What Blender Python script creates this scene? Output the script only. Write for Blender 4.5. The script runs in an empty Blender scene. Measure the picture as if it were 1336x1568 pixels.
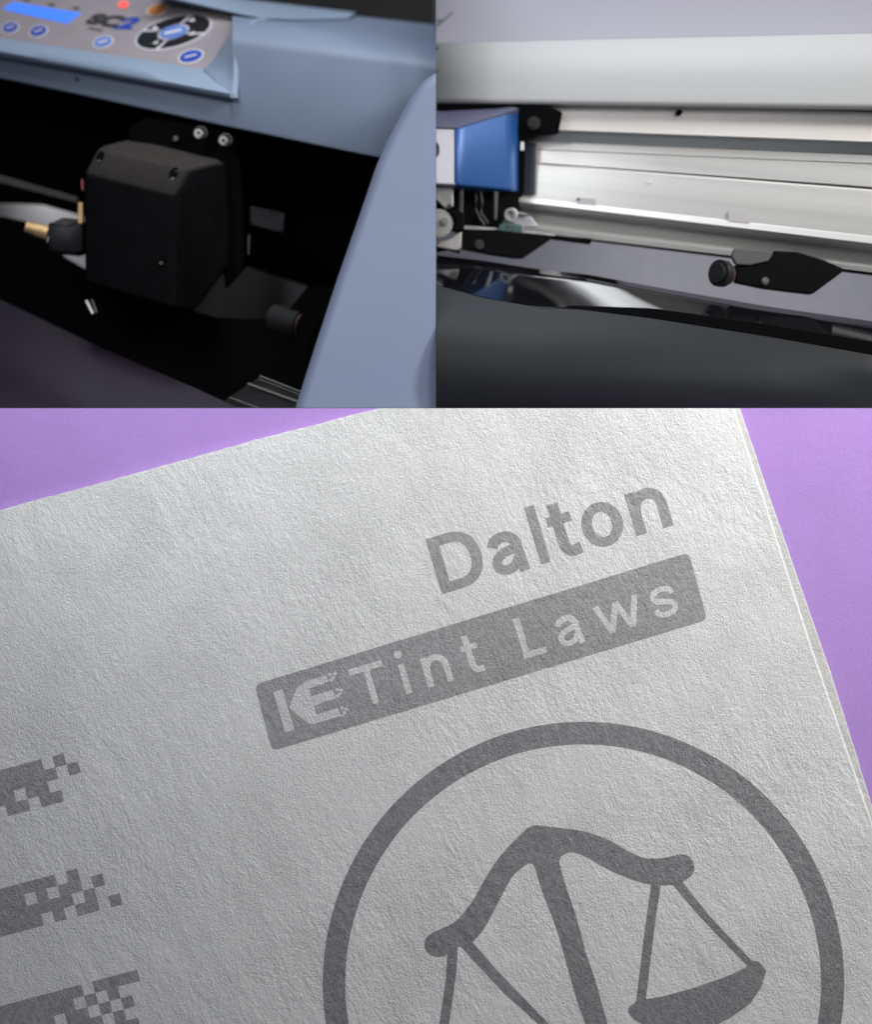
import bpy, bmesh, math, random
from mathutils import Vector, Matrix
random.seed(4)

# ------------------------------------------------------------------ camera, world, lights
K = 0.0004           # metres per unit of the drawing grid
D = 2400.0           # camera distance in grid units
CX, CY = 668.0, 625.0
sc = bpy.context.scene
sc.render.engine = 'CYCLES'
sc.cycles.use_denoising = True
sc.cycles.max_bounces = 8
sc.render.resolution_x = 873; sc.render.resolution_y = 1024
sc.view_settings.view_transform = 'Standard'
sc.view_settings.look = 'None'
sc.view_settings.exposure = 0
sc.view_settings.gamma = 1
sc.view_settings.use_curve_mapping = False

cam_d = bpy.data.cameras.new('camera'); cam = bpy.data.objects.new('camera', cam_d)
sc.collection.objects.link(cam); sc.camera = cam
cam.location = (0, -D*K, 0); cam.rotation_euler = (math.radians(90), 0, 0)
cam_d.sensor_fit = 'HORIZONTAL'; cam_d.sensor_width = 36; cam_d.lens = 36*D/1336
cam_d.shift_y = -159/1336
cam_d.clip_start = 0.01; cam_d.clip_end = 50
cam_d.dof.use_dof = True
cam_d.dof.focus_distance = D*K
cam_d.dof.aperture_fstop = 3.6

world = bpy.data.worlds.new('World'); sc.world = world; world.use_nodes = True
world.node_tree.nodes['Background'].inputs[0].default_value = (0.62, 0.66, 0.78, 1)
world.node_tree.nodes['Background'].inputs[1].default_value = 0.14

def area(name, loc, target, size, power, color=(1,1,1), sy=None, spread=180):
    l = bpy.data.lights.new(name, 'AREA'); o = bpy.data.objects.new(name, l)
    sc.collection.objects.link(o)
    l.energy = power; l.color = color; l.shape = 'RECTANGLE'; l.size = size*K; l.size_y = (sy or size)*K
    l.spread = math.radians(spread)
    o.location = Vector(loc)*K
    o.rotation_euler = (Vector(target)-Vector(loc)).to_track_quat('-Z', 'Y').to_euler()
    return o
# key high on the right in front (brightest towards the top right of the paper)
area('key_light', (1650, -1250, 1250), (460, 0, -470), 420, 3.0, (1, .985, .96), spread=92)
# soft frontal light from the left for the blue machine
area('left_fill', (-900, -1100, 900), (-480, 100, 110), 500, .27, (.93, .96, 1.0), spread=54)
area('right_fill', (700, -1300, 700), (170, 150, 380), 500, .17, (1, .99, .97), spread=50)
# soft box above the machines
area('top_light', (-100, -250, 1700), (-50, 300, 300), 1300, 3.7, (.88, .93, 1.0), sy=500)

# ------------------------------------------------------------------ helpers
def W(px, py, Y=0.0):
    """grid reference -> world point lying Y behind the shelf front"""
    f = (D+Y)/D
    return Vector(((px-CX)*f, Y, (CY-py)*f))*K

class Plane:
    def __init__(s, a, b, c):
        A, B, C_ = W(*a), W(*b), W(*c)
        s.p = A; s.n = (B-A).cross(C_-A).normalized()
        if s.n.y > 0: s.n = -s.n
    def at(s, px, py, off=0.0):
        o = Vector((0, -D*K, 0)); d = W(px, py, 0)-o
        t = (s.p-o).dot(s.n)/d.dot(s.n)
        return o+d*t + s.n*off*K

def mat(name, col, rough=.5, metal=0.0, spec=.5, var=0.0, vscale=40, bump=None, emit=None, estr=0, coat=0, slope=0, stretch=(1,1,1)):
    m = bpy.data.materials.new(name); m.use_nodes = True
    nt = m.node_tree; b = nt.nodes['Principled BSDF']
    b.inputs['Base Color'].default_value = (*col, 1)
    b.inputs['Roughness'].default_value = rough
    b.inputs['Metallic'].default_value = metal
    b.inputs['Specular IOR Level'].default_value = spec
    b.inputs['Coat Weight'].default_value = coat
    tc = nt.nodes.new('ShaderNodeTexCoord')
    mp = nt.nodes.new('ShaderNodeMapping'); mp.inputs['Scale'].default_value = stretch
    if slope:
        mp0 = nt.nodes.new('ShaderNodeMapping'); mp0.inputs['Rotation'].default_value = (0, math.radians(slope), 0)
        nt.links.new(tc.outputs['Object'], mp0.inputs['Vector']); nt.links.new(mp0.outputs[0], mp.inputs['Vector'])
    else: nt.links.new(tc.outputs['Object'], mp.inputs['Vector'])
    if var:
        n = nt.nodes.new('ShaderNodeTexNoise'); n.inputs['Scale'].default_value = vscale; n.inputs['Detail'].default_value = 6
        nt.links.new(mp.outputs[0], n.inputs['Vector'])
        r = nt.nodes.new('ShaderNodeValToRGB')
        r.color_ramp.elements[0].position = .3; r.color_ramp.elements[1].position = .7
        r.color_ramp.elements[0].color = (*[c*(1-var) for c in col], 1)
        r.color_ramp.elements[1].color = (*[min(1, c*(1+var)) for c in col], 1)
        nt.links.new(n.outputs['Fac'], r.inputs['Fac']); nt.links.new(r.outputs['Color'], b.inputs['Base Color'])
        r2 = nt.nodes.new('ShaderNodeMapRange'); r2.inputs['To Min'].default_value = rough*.85; r2.inputs['To Max'].default_value = min(1, rough*1.15)
        nt.links.new(n.outputs['Fac'], r2.inputs['Value']); nt.links.new(r2.outputs[0], b.inputs['Roughness'])
    if bump:
        prev = None
        for (scale, dist, strength, st, *mod) in bump:
            mp2 = nt.nodes.new('ShaderNodeMapping'); mp2.vector_type = 'TEXTURE'
            mp2.inputs['Rotation'].default_value = (0, math.radians(st[3]) if len(st) > 3 else 0, 0)
            mp2.inputs['Scale'].default_value = st[:3]
            nt.links.new(tc.outputs['Object'], mp2.inputs['Vector'])
            n = nt.nodes.new('ShaderNodeTexNoise'); n.inputs['Scale'].default_value = scale; n.inputs['Detail'].default_value = 6; n.inputs['Roughness'].default_value = .72
            nt.links.new(mp2.outputs[0], n.inputs['Vector'])
            bp = nt.nodes.new('ShaderNodeBump'); bp.inputs['Strength'].default_value = strength; bp.inputs['Distance'].default_value = dist
            if mod:     # worn and fuller areas: the relief is not equally deep everywhere
                n3 = nt.nodes.new('ShaderNodeTexNoise'); n3.inputs['Scale'].default_value = mod[0]; n3.inputs['Detail'].default_value = 3
                nt.links.new(tc.outputs['Object'], n3.inputs['Vector'])
                mr = nt.nodes.new('ShaderNodeMapRange'); mr.inputs['From Min'].default_value = .32; mr.inputs['From Max'].default_value = .68
                mr.inputs['To Min'].default_value = strength*.35; mr.inputs['To Max'].default_value = min(1, strength*1.35)
                nt.links.new(n3.outputs['Fac'], mr.inputs['Value']); nt.links.new(mr.outputs[0], bp.inputs['Strength'])
            nt.links.new(n.outputs['Fac'], bp.inputs['Height'])
            if prev: nt.links.new(prev.outputs[0], bp.inputs['Normal'])
            prev = bp
        nt.links.new(prev.outputs[0], b.inputs['Normal'])
    if emit:
        b.inputs['Emission Color'].default_value = (*emit, 1); b.inputs['Emission Strength'].default_value = estr
    return m

def empty(name, loc, label, cat):
    o = bpy.data.objects.new(name, None); sc.collection.objects.link(o)
    o.empty_display_size = .02
    o.location = loc; o['label'] = label; o['category'] = cat
    return o

CLIP = None       # list of (point, normal) ; what lies on the normal's side is removed
def clip_bm(bm):
    for co, no in (CLIP or []):
        co = Vector(co)*K
        geom = bm.verts[:]+bm.edges[:]+bm.faces[:]
        r = bmesh.ops.bisect_plane(bm, geom=geom, plane_co=co, plane_no=no, clear_outer=True, dist=1e-7)
        ed = [e for e in r['geom_cut'] if isinstance(e, bmesh.types.BMEdge) and e.is_valid and len(e.link_faces) == 1]
        if ed:
            try: bmesh.ops.holes_fill(bm, edges=ed, sides=0)
            except Exception: pass

ROOTLOC = {}
def link(name, bm, m, parent=None, smooth=False, origin=None, clip=True, angle=35, tag=None):
    if clip: clip_bm(bm)
    bmesh.ops.recalc_face_normals(bm, faces=bm.faces[:])
    if parent is not None:
        root = parent
        while root.parent: root = root.parent
        base = root.location.copy()
    else:
        base = Vector(origin) if origin is not None else Vector((0,0,0))
    bmesh.ops.translate(bm, vec=-base, verts=bm.verts[:])
    me = bpy.data.meshes.new(name); bm.to_mesh(me); bm.free()
    for p in me.polygons: p.use_smooth = smooth
    if smooth and hasattr(me, 'set_sharp_from_angle'): me.set_sharp_from_angle(angle=math.radians(angle))
    me.materials.append(m)
    o = bpy.data.objects.new(name, me); sc.collection.objects.link(o)
    if parent is not None: o.parent = parent
    else: o.location = base
    if tag:
        for k, v in tag.items(): o[k] = v
    return o

def bm_prism(front, vec, bevel=0.0, seg=2, bm=None):
    """closed solid: polygon 'front' (world points) pushed along vec (grid units)"""
    bm2 = bmesh.new()
    v = Vector(vec)*K
    a = [bm2.verts.new(p) for p in front]; b = [bm2.verts.new(p+v) for p in front]
    bm2.faces.new(a); bm2.faces.new(b[::-1])
    n = len(a)
    for i in range(n): bm2.faces.new((a[i], a[(i+1)%n], b[(i+1)%n], b[i]))
    bmesh.ops.recalc_face_normals(bm2, faces=bm2.faces[:])
    if bevel:
        bmesh.ops.bevel(bm2, geom=bm2.edges[:], offset=bevel*K, segments=seg, affect='EDGES', clamp_overlap=True, profile=.6)
    if bm is None: return bm2
    me = bpy.data.meshes.new('t'); bm2.to_mesh(me); bm2.free(); bm.from_mesh(me); bpy.data.meshes.remove(me)
    return bm

def prism(pts, Y, vec=(0, 40, 0), **k):
    """pts (px,py[,Y])"""
    if isinstance(Y, Plane): f = [Y.at(p[0], p[1], p[2] if len(p) > 2 else 0) for p in pts]
    else: f = [W(p[0], p[1], p[2] if len(p) > 2 else (Y(p[0]) if callable(Y) else Y)) for p in pts]
    return bm_prism(f, vec, **k)

def lerp_row(row, n):
    """resample a polyline of tuples to n points with Catmull smoothing kept linear"""
    L = [0]
    for a, b in zip(row, row[1:]): L.append(L[-1]+math.dist(a[:2], b[:2])+1e-6)
    out = []
    for i in range(n):
        t = L[-1]*i/(n-1); j = 0
        while j < len(row)-2 and L[j+1] < t: j += 1
        f = (t-L[j])/(L[j+1]-L[j]); out.append(tuple(x+(y-x)*f for x, y in zip(row[j], row[j+1])))
    return out

def bm_loft(rows, n=24, vec=(0, 30, 0)):
    """skin across rows of (px,py,Y); closed by a copy pushed along vec"""
    R = [[W(*p) for p in lerp_row(r, n)] for r in rows]
    bm = bmesh.new(); v = Vector(vec)*K
    A = [[bm.verts.new(p) for p in r] for r in R]; B = [[bm.verts.new(p+v) for p in r] for r in R]
    m = len(A)
    for i in range(m-1):
        for j in range(n-1):
            bm.faces.new((A[i][j], A[i][j+1], A[i+1][j+1], A[i+1][j]))
            bm.faces.new((B[i][j], B[i+1][j], B[i+1][j+1], B[i][j+1]))
    for i in range(m-1):
        bm.faces.new((A[i][0], A[i+1][0], B[i+1][0], B[i][0])); bm.faces.new((A[i][-1], B[i][-1], B[i+1][-1], A[i+1][-1]))
    for j in range(n-1):
        bm.faces.new((A[0][j], B[0][j], B[0][j+1], A[0][j+1])); bm.faces.new((A[-1][j], A[-1][j+1], B[-1][j+1], B[-1][j]))
    return bm

def roll(r0, r1, steps, bulge):
    """rows between r0 and r1 that round outwards towards the viewer"""
    out = []
    for k in range(steps+1):
        t = k/steps; b = math.sin(math.pi*t)*bulge
        a = lerp_row(r0, 12); c = lerp_row(r1, 12)
        out.append([(p[0]+(q[0]-p[0])*t, p[1]+(q[1]-p[1])*t, p[2]+(q[2]-p[2])*t-b) for p, q in zip(a, c)])
    return out

def bm_cyl(c, r, h, axis, seg=32, r2=None, bm=None, bevel=0):
    """cylinder, c world centre of the near cap, axis world direction to the far cap; grid-unit sizes"""
    b2 = bmesh.new()
    bmesh.ops.create_cone(b2, cap_ends=True, segments=seg, radius1=r*K, radius2=(r if r2 is None else r2)*K, depth=h*K)
    if bevel:
        es = [e for e in b2.edges if all(abs(abs(v.co.z)-h*K/2) < 1e-9 for v in e.verts) and e.verts[0].co.z*e.verts[1].co.z > 0]
        bmesh.ops.bevel(b2, geom=es, offset=bevel*K, segments=2, affect='EDGES', clamp_overlap=True)
    ax = Vector(axis).normalized()
    M = Matrix.Translation(Vector(c)+ax*h*K/2) @ ax.to_track_quat('Z', 'Y').to_matrix().to_4x4()
    bmesh.ops.transform(b2, matrix=M, verts=b2.verts[:])
    if bm is None: return b2
    me = bpy.data.meshes.new('t'); b2.to_mesh(me); b2.free(); bm.from_mesh(me); bpy.data.meshes.remove(me)
    return bm

def bm_ring(c, r1, r0, h, axis, seg=40):
    b = bmesh.new(); vs = []
    for (r, z) in ((r1, 0), (r1, h), (r0, h), (r0, 0)):
        vs.append([b.verts.new((r*K*math.cos(2*math.pi*i/seg), r*K*math.sin(2*math.pi*i/seg), z*K)) for i in range(seg)])
    for a in range(4):
        for i in range(seg):
            b.faces.new((vs[a][i], vs[a][(i+1)%seg], vs[(a+1)%4][(i+1)%seg], vs[(a+1)%4][i]))
    M = Matrix.Translation(Vector(c)) @ Vector(axis).normalized().to_track_quat('Z', 'Y').to_matrix().to_4x4()
    bmesh.ops.transform(b, matrix=M, verts=b.verts[:])
    return b

def ell(cx, cy, rx, ry, rot=0, n=28, a0=0, a1=360):
    c, s = math.cos(math.radians(rot)), math.sin(math.radians(rot)); out = []
    full = abs(a1-a0) >= 360
    for i in range(n if full else n+1):
        a = math.radians(a0+(a1-a0)*i/n); x, y = rx*math.cos(a), ry*math.sin(a)
        out.append((cx+x*c-y*s, cy+x*s+y*c))
    return out

def tube(points, r, seg=8):
    """round bar through world points"""
    bm = bmesh.new(); rings = []
    for i, p in enumerate(points):
        d = (points[min(i+1, len(points)-1)]-points[max(i-1, 0)]).normalized()
        q = d.to_track_quat('Z', 'Y')
        rings.append([bm.verts.new(p+q@Vector((r*K*math.cos(2*math.pi*k/seg), r*K*math.sin(2*math.pi*k/seg), 0))) for k in range(seg)])
    for a, b in zip(rings, rings[1:]):
        for k in range(seg): bm.faces.new((a[k], a[(k+1)%seg], b[(k+1)%seg], b[k]))
    bm.faces.new(rings[0]); bm.faces.new(rings[-1][::-1])
    return bm

def join(*bms):
    bm = bms[0]
    for b in bms[1:]:
        me = bpy.data.meshes.new('t'); b.to_mesh(me); b.free(); bm.from_mesh(me); bpy.data.meshes.remove(me)
    return bm

G = .35
CL_LEFT = [((-G, 0, 0), (1, 0, 0)), ((0, 0, G), (0, 0, -1))]
CL_RIGHT = [((G, 0, 0), (-1, 0, 0)), ((0, 0, G), (0, 0, -1))]
CL_LOW = [((0, 0, -G), (0, 0, 1))]

# ------------------------------------------------------------------ setting
def box(x0, x1, y0, y1, z0, z1, bevel=0):
    return bm_prism([Vector((x0, y0, z0))*K, Vector((x1, y0, z0))*K, Vector((x1, y0, z1))*K, Vector((x0, y0, z1))*K], (0, y1-y0, 0), bevel=bevel)

m_wall_l = mat('dark_wall_paint', (.022, .022, .020), .9, spec=.2, var=.2, vscale=8)
m_floor_r = mat('pale_floor', (.42, .41, .45), .8, var=.12, vscale=330, bump=[(260, .002, .5, (1,1,1))])
m_div = mat('grey_panel', (.16, .17, .2), .7, spec=.1)
st = {'kind': 'structure'}
CLIP = None
link('wall_left', box(-1150, -2, 1300, 1330, 0, 1300), m_wall_l, tag=st)
link('wall_right', box(2, 1150, 1300, 1330, 0, 1300), m_floor_r, tag=st)
link('light_divider', box(-.2, .2, 150, 1300, .3, 900), m_div, tag=st)  # added edge-on divider, unseen, keeps light from crossing between the machines
link('shelf', box(-1150, 1150, 24, 1330, -22, -.6), m_div, tag=st)

# purple board the card lies on
m_purple = mat('purple_paper', (.465, .285, .685), .85, spec=.2, var=.03, vscale=30,
               bump=[(700, .0006, .7, (1, 1, .35, -65)), (160, .0012, .35, (1, 1, .3, -60)), (30, .002, .2, (1, 1, .5, -60))])
CLIP = CL_LOW
link('purple_board', prism([(-500, 600), (1850, 600), (1850, 2000), (-500, 2000)], 0, (0, 22, 0)), m_purple, tag=st)

# ------------------------------------------------------------------ paper card with print
def paper_mat(name, col, rough=.30, extra=0.0, spec=.9, var=.05, vscale=420):
    return mat(name, col, rough, spec=spec, var=var, vscale=vscale,
               bump=[(820, .0012, .95, (1, 1, 1, 0), 22), (400, .0020, .40, (1, 1, 1.2, -24), 9), (110, .0036, .28, (1, 1, 2.0, -26), 12), (30, .009, .20, (1, 1, 2.2, -24), 6)])
m_paper = paper_mat('cotton_paper', (.79, .79, .785))
m_edge = paper_mat('paper_edge', (.66, .665, .635))
m_ink = paper_mat('grey_ink', (.345, .345, .35), .36, spec=.9, var=.16)
m_ink_dark = paper_mat('dark_grey_ink', (.255, .255, .265), .30, spec=1.0, var=.20)
m_ink_soft = paper_mat('soft_grey_ink', (.35, .35, .365), .4, spec=.8, var=.20)
m_knock = paper_mat('pale_ink', (.68, .68, .68))
card = empty('paper_card', W(700, 1300, -1), 'thick textured off-white paper card lying tilted on the purple board, printed in grey', 'paper card')
def wob(a, b, n, amp):
    out = []
    for i in range(n):
        t = i/n; out.append((a[0]+(b[0]-a[0])*t+random.uniform(-amp, amp), a[1]+(b[1]-a[1])*t+random.uniform(-amp, amp)))
    return out
YC = -10
right_in = [(1112, 600), (1122.6, 627), (1166.6, 757), (1204, 875), (1239, 984), (1283, 1112), (1331, 1250), (1420, 1520), (1560, 1950)]
right_out = [(1122, 600), (1132, 625), (1180, 768), (1229, 909), (1272, 1032), (1337, 1242), (1430, 1516), (1574, 1950)]
top = [(-450, 900), (0, 782), (173, 736), (395, 674), (590, 624), (680, 600)]
def edge(poly, amp, step=6):
    out = []
    for a, b in zip(poly, poly[1:]):
        n = max(1, int(math.dist(a, b)/step)); out += wob(a, b, n, amp)
    out.append(poly[-1]); return out
random.seed(7)
face = edge(top, .5)+edge(right_in, .35)+[(-450, 1950)]
back = [(x-1, y-1) for x, y in edge(top, .6)]+edge(right_out, .35)+[(-455, 1950)]
link('back_layer', prism(back, -5.0, (2.5, 4.6, .8)), m_edge, card)
link('face_layer', prism(face, YC, (3, 4.6, 1)), m_paper, card)

def shape2d(loops, Y, depth=.06):
    """flat filled shape with holes from closed loops in grid px"""
    cu = bpy.data.curves.new('c', 'CURVE'); cu.dimensions = '2D'; cu.fill_mode = 'BOTH'
    for lp in loops:
        s = cu.splines.new('POLY'); s.points.add(len(lp)-1)
        for i, p in enumerate(lp): s.points[i].co = (p[0], -p[1], 0, 1)
        s.use_cyclic_u = True
    o = bpy.data.objects.new('c', cu); sc.collection.objects.link(o)
    dg = bpy.context.evaluated_depsgraph_get(); me = bpy.data.meshes.new_from_object(o.evaluated_get(dg))
    bpy.data.objects.remove(o)
    bm = bmesh.new(); bm.from_mesh(me); bpy.data.meshes.remove(me)
    bmesh.ops.remove_doubles(bm, verts=bm.verts[:], dist=1e-4)
    for v in bm.verts: v.co = W(v.co.x, -v.co.y, Y)
    for f in bm.faces:
        f.normal_update()
    return bm
def smoothloop(p, n=4):
    """closed Catmull-Rom"""
    out = []; N = len(p)
    for i in range(N):
        a, b, c, d = p[i-1], p[i], p[(i+1)%N], p[(i+2)%N]
        for k in range(n):
            t = k/n
            out.append(tuple(.5*((2*b[q])+(c[q]-a[q])*t+(2*a[q]-5*b[q]+4*c[q]-d[q])*t*t+(-a[q]+3*b[q]-3*c[q]+d[q])*t**3) for q in (0, 1)))
    return out
def rounded(p, r, n=5):
    out = []; N = len(p)
    for i in range(N):
        b = Vector(p[i]); a = Vector(p[i-1]); c = Vector(p[(i+1)%N])
        s = b+(a-b).normalized()*r; e = b+(c-b).normalized()*r
        for k in range(n+1):
            t = k/n; q = s*(1-t)**2+b*2*t*(1-t)+e*t*t; out.append((q.x, q.y))
    return out

CLIP = None
TH = math.radians(16.6)
U = (math.cos(TH), -math.sin(TH)); V = (-math.sin(TH), -math.cos(TH))
def cat(path, n=5):
    P = [tuple(2*a-b for a, b in zip(path[0], path[1]))]+list(path)+[tuple(2*a-b for a, b in zip(path[-1], path[-2]))]
    out = []
    for i in range(1, len(P)-2):
        a, b, c, d = P[i-1:i+3]
        for k in range(n):
            t = k/n
            out.append(tuple(.5*((2*b[q])+(c[q]-a[q])*t+(2*a[q]-5*b[q]+4*c[q]-d[q])*t*t+(-a[q]+3*b[q]-3*c[q]+d[q])*t**3) for q in (0, 1)))
    out.append(tuple(P[-2])); return out
def thick(path, w, smooth=True):
    """stroke of constant width as quads"""
    p = cat(path) if smooth else list(path)
    L, R = [], []
    for i in range(len(p)):
        d = Vector(p[min(i+1, len(p)-1)])-Vector(p[max(i-1, 0)]); d.normalize()
        n = Vector((-d.y, d.x))*w/2; L.append(Vector(p[i])+n); R.append(Vector(p[i])-n)
    return [[tuple(L[i]), tuple(L[i+1]), tuple(R[i+1]), tuple(R[i])] for i in range(len(p)-1)]
def rect(x0, x1, y0, y1): return [[(x0, y0), (x1, y0), (x1, y1), (x0, y1)]]
def band(outer, inner):
    n = len(outer); return [[outer[i], outer[(i+1)%n], inner[(i+1)%n], inner[i]] for i in range(n)]
def letter(ch, W_, H, w):
    """list of layers; each layer is a list of quads in (along, up)"""
    hx = lambda t: w/2+t*(W_-w)
    hy = lambda t: w/2+t*(H-w)
    wt = w*.86
    if ch == 'D':
        def d(i, k=20):
            x0, x1, y0, y1 = i, W_-i, i*.9, H-i*.9; xm = x0+(x1-x0)*.42; ym = (y0+y1)/2
            arc = []
            for q in range(k+1):
                a = math.pi/2-math.pi*q/k
                c, s_ = math.cos(a), math.sin(a)
                arc.append((xm+(x1-xm)*abs(c)**.86, ym+(y1-ym)*math.copysign(abs(s_)**.90, s_)))
            return [(x0, y0), (x0, y1)]+arc
        return [band(d(0), d(w))]
    if ch == 'T': return [rect(0, W_, H-w, H), rect(W_/2-w/2, W_/2+w/2, 0, H-w+.3)]
    if ch == 'L': return [rect(0, w, 0, H), rect(w-.3, W_, 0, w)]
    if ch == 'l': return [rect(0, W_, 0, H)]
    if ch == 'i': return [rect((W_-w)/2, (W_+w)/2, 0, H*.69), [ [(W_/2, H-w*.6)]+[(W_/2+w*.62*math.cos(a*math.pi/8), H-w*.6+w*.62*math.sin(a*math.pi/8)) for a in (k, k+1, k+2)] for k in range(0, 16, 2)]]
    if ch == 'o':
        o = [(W_/2+W_/2*math.cos(a*math.pi/24), H/2+H/2*math.sin(a*math.pi/24)) for a in range(48)]
        i = [(W_/2+(W_/2-w)*math.cos(a*math.pi/24), H/2+(H/2-wt)*math.sin(a*math.pi/24)) for a in range(48)]
        return [band(o, i)]
    if ch == 'n':
        return [rect(0, w, 0, H*.985), thick([(w*.55, H*.52), (hx(.10), hy(.78)), (hx(.32), hy(.965)), (hx(.58), hy(1)), (hx(.84), hy(.90)), (hx(.985), hy(.68)), (hx(1), hy(.45)), (hx(1), H*.2), (hx(1), 0)], w*.98)]
    if ch == 't':
        xs_ = w/2+W_*.19
        return [rect(0, W_*.93, H*.62, H*.62+wt), thick([(xs_, H), (xs_, H*.7), (xs_, H*.38), (xs_+w*.10, H*.20), (xs_+w*.55, H*.10), (xs_+w*1.1, hy(.005)+.4), (W_, hy(.02))], w)]
    if ch == 'a':
        return [thick([(hx(-.01), hy(.76)), (hx(.12), hy(.92)), (hx(.42), hy(1.0)), (hx(.72), hy(.95)), (hx(.90), hy(.78)), (hx(.92), hy(.58)), (hx(.93), hy(.25)), (hx(.955), hy(.04)), (hx(.975), 0)], w*.96),
                thick([(hx(.90), hy(.59)), (hx(.62), hy(.565)), (hx(.28), hy(.50)), (hx(.04), hy(.36)), (hx(.0), hy(.20)), (hx(.12), hy(.05)), (hx(.36), hy(0)), (hx(.62), hy(.06)), (hx(.84), hy(.24)), (hx(.92), hy(.38))], wt)]
    if ch == 'w':
        L = [(w*.4, H), (W_*.27, w*.1), (W_*.5, H*.93), (W_*.73, w*.1), (W_-w*.4, H)]
        return [thick([L[k], L[k+1]], w*.92, False) for k in range(4)]
    if ch == 's':
        return [thick([(hx(1.0), hy(.74)), (hx(.88), hy(.93)), (hx(.5), hy(1.0)), (hx(.16), hy(.92)), (hx(.03), hy(.74)), (hx(.17), hy(.58)), (hx(.5), hy(.50)), (hx(.86), hy(.41)), (hx(.99), hy(.25)), (hx(.86), hy(.07)), (hx(.5), hy(0)), (hx(.12), hy(.07)), (hx(0), hy(.27))], wt)]
def glyph(ch, org, s0, s1, h0, h1, Y, w):
    bm = bmesh.new()
    for k, layer in enumerate(letter(ch, s1-s0, h1-h0, w)):
        for q in layer:
            bm.faces.new([bm.verts.new(W(org[0]+U[0]*(s0+a)+V[0]*(h0+b), org[1]+U[1]*(s0+a)+V[1]*(h0+b), Y-.05*k)) for a, b in q])
    bmesh.ops.remove_doubles(bm, verts=bm.verts[:], dist=1e-6)
    return bm
O1 = (677, 910)
title = [glyph(*a, YC-.15, 17.2) for a in (
    ('D', O1, 0, 76, 0, 88), ('a', O1, 86, 143, -1.5, 66), ('l', O1, 158.5, 174, 0, 91), ('t', O1, 185, 226, -1.5, 84),
    ('o', O1, 234, 298, -2, 67), ('n', O1, 311, 371, 0, 67))]
link('printed_name', join(*title), m_ink, card, clip=False)
bar = rounded([(390, 1048), (1055, 846), (1084, 949), (417, 1150)], 11)
b_ = link('printed_banner', shape2d([bar], YC-.15), m_ink, card, clip=False)
O2 = (570, 1079)
words = [glyph(*a, YC-.3, 9.8) for a in (
    ('T', O2, -20, 33, 0, 62), ('i', O2, 55, 64.5, 0, 68), ('n', O2, 90, 131, 0, 47), ('t', O2, 155, 182, 0, 61),
    ('L', O2, 244, 281, 0, 64), ('a', O2, 302, 342, -1, 47), ('w', O2, 366, 437, 0, 46), ('s', O2, 453, 494, -1, 48))]
link('banner_lettering', join(*words), m_knock, b_, clip=False)
random.seed(3)
logo = [shape2d([[(419, 1060), (432.5, 1055), (451, 1117), (437, 1122)]], YC-.3),
        shape2d([[(443, 1084), (455, 1052), (470, 1043), (500, 1033.5), (503.5, 1044.5), (474, 1054), (477, 1066), (510, 1056), (514, 1069.5), (481.5, 1080),
                  (484.5, 1094), (518, 1084), (522, 1096), (479, 1109), (471, 1106)]], YC-.3)]
def cellquad(cx, cy, s, ang=16.6):
    a = math.radians(-ang); c, n = math.cos(a), math.sin(a)
    return [(cx+x*c-y*n, cy+x*n+y*c) for x, y in ((-s, -s), (s, -s), (s, s), (-s, s))]
for (x, y) in ((505.5, 1033), (511, 1037), (507, 1041), (513, 1031.5), (517, 1056), (521, 1062), (516.5, 1066), (523, 1056.5), (524, 1084), (528, 1091), (524.5, 1095.5), (530, 1086)):
    logo.append(shape2d([cellquad(x, y, 2.5)], YC-.3))
link('banner_logo', join(*logo), m_knock, b_, clip=False)

# ring and scales emblem
ring = [ell(894, 1505, 399.5, 400, n=160), ell(893.5, 1505, 364.5, 365.5, n=160)[::-1]]
link('printed_ring', shape2d(ring, YC-.15), m_ink_dark, card, clip=False)
beam_pts = [(816, 1264), (792, 1283), (766, 1311), (745, 1342), (726, 1376), (704, 1405), (687, 1417), (662, 1428), (652, 1438), (651, 1452),
            (659, 1462), (673, 1465), (687, 1460), (700, 1450), (709, 1448), (723, 1443), (742, 1421), (759, 1390), (783, 1345), (797, 1331),
            (816, 1323), (831, 1366), (852, 1421), (869, 1479), (886, 1538), (897, 1568), (915, 1630), (950, 1630), (931, 1568), (914, 1507),
            (898, 1459), (885, 1410), (869, 1362), (857, 1322), (863, 1309), (879, 1305), (903, 1315), (931, 1331), (962, 1344), (982, 1351), (998, 1354),
            (1030, 1355), (1057, 1343), (1064, 1327), (1058, 1313), (1044, 1308), (1010, 1314), (982, 1312), (952, 1297), (931, 1285), (900, 1274),
            (879, 1270), (845, 1266)]
sca = [shape2d([smoothloop(beam_pts, 3)], YC-.15)]
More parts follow.
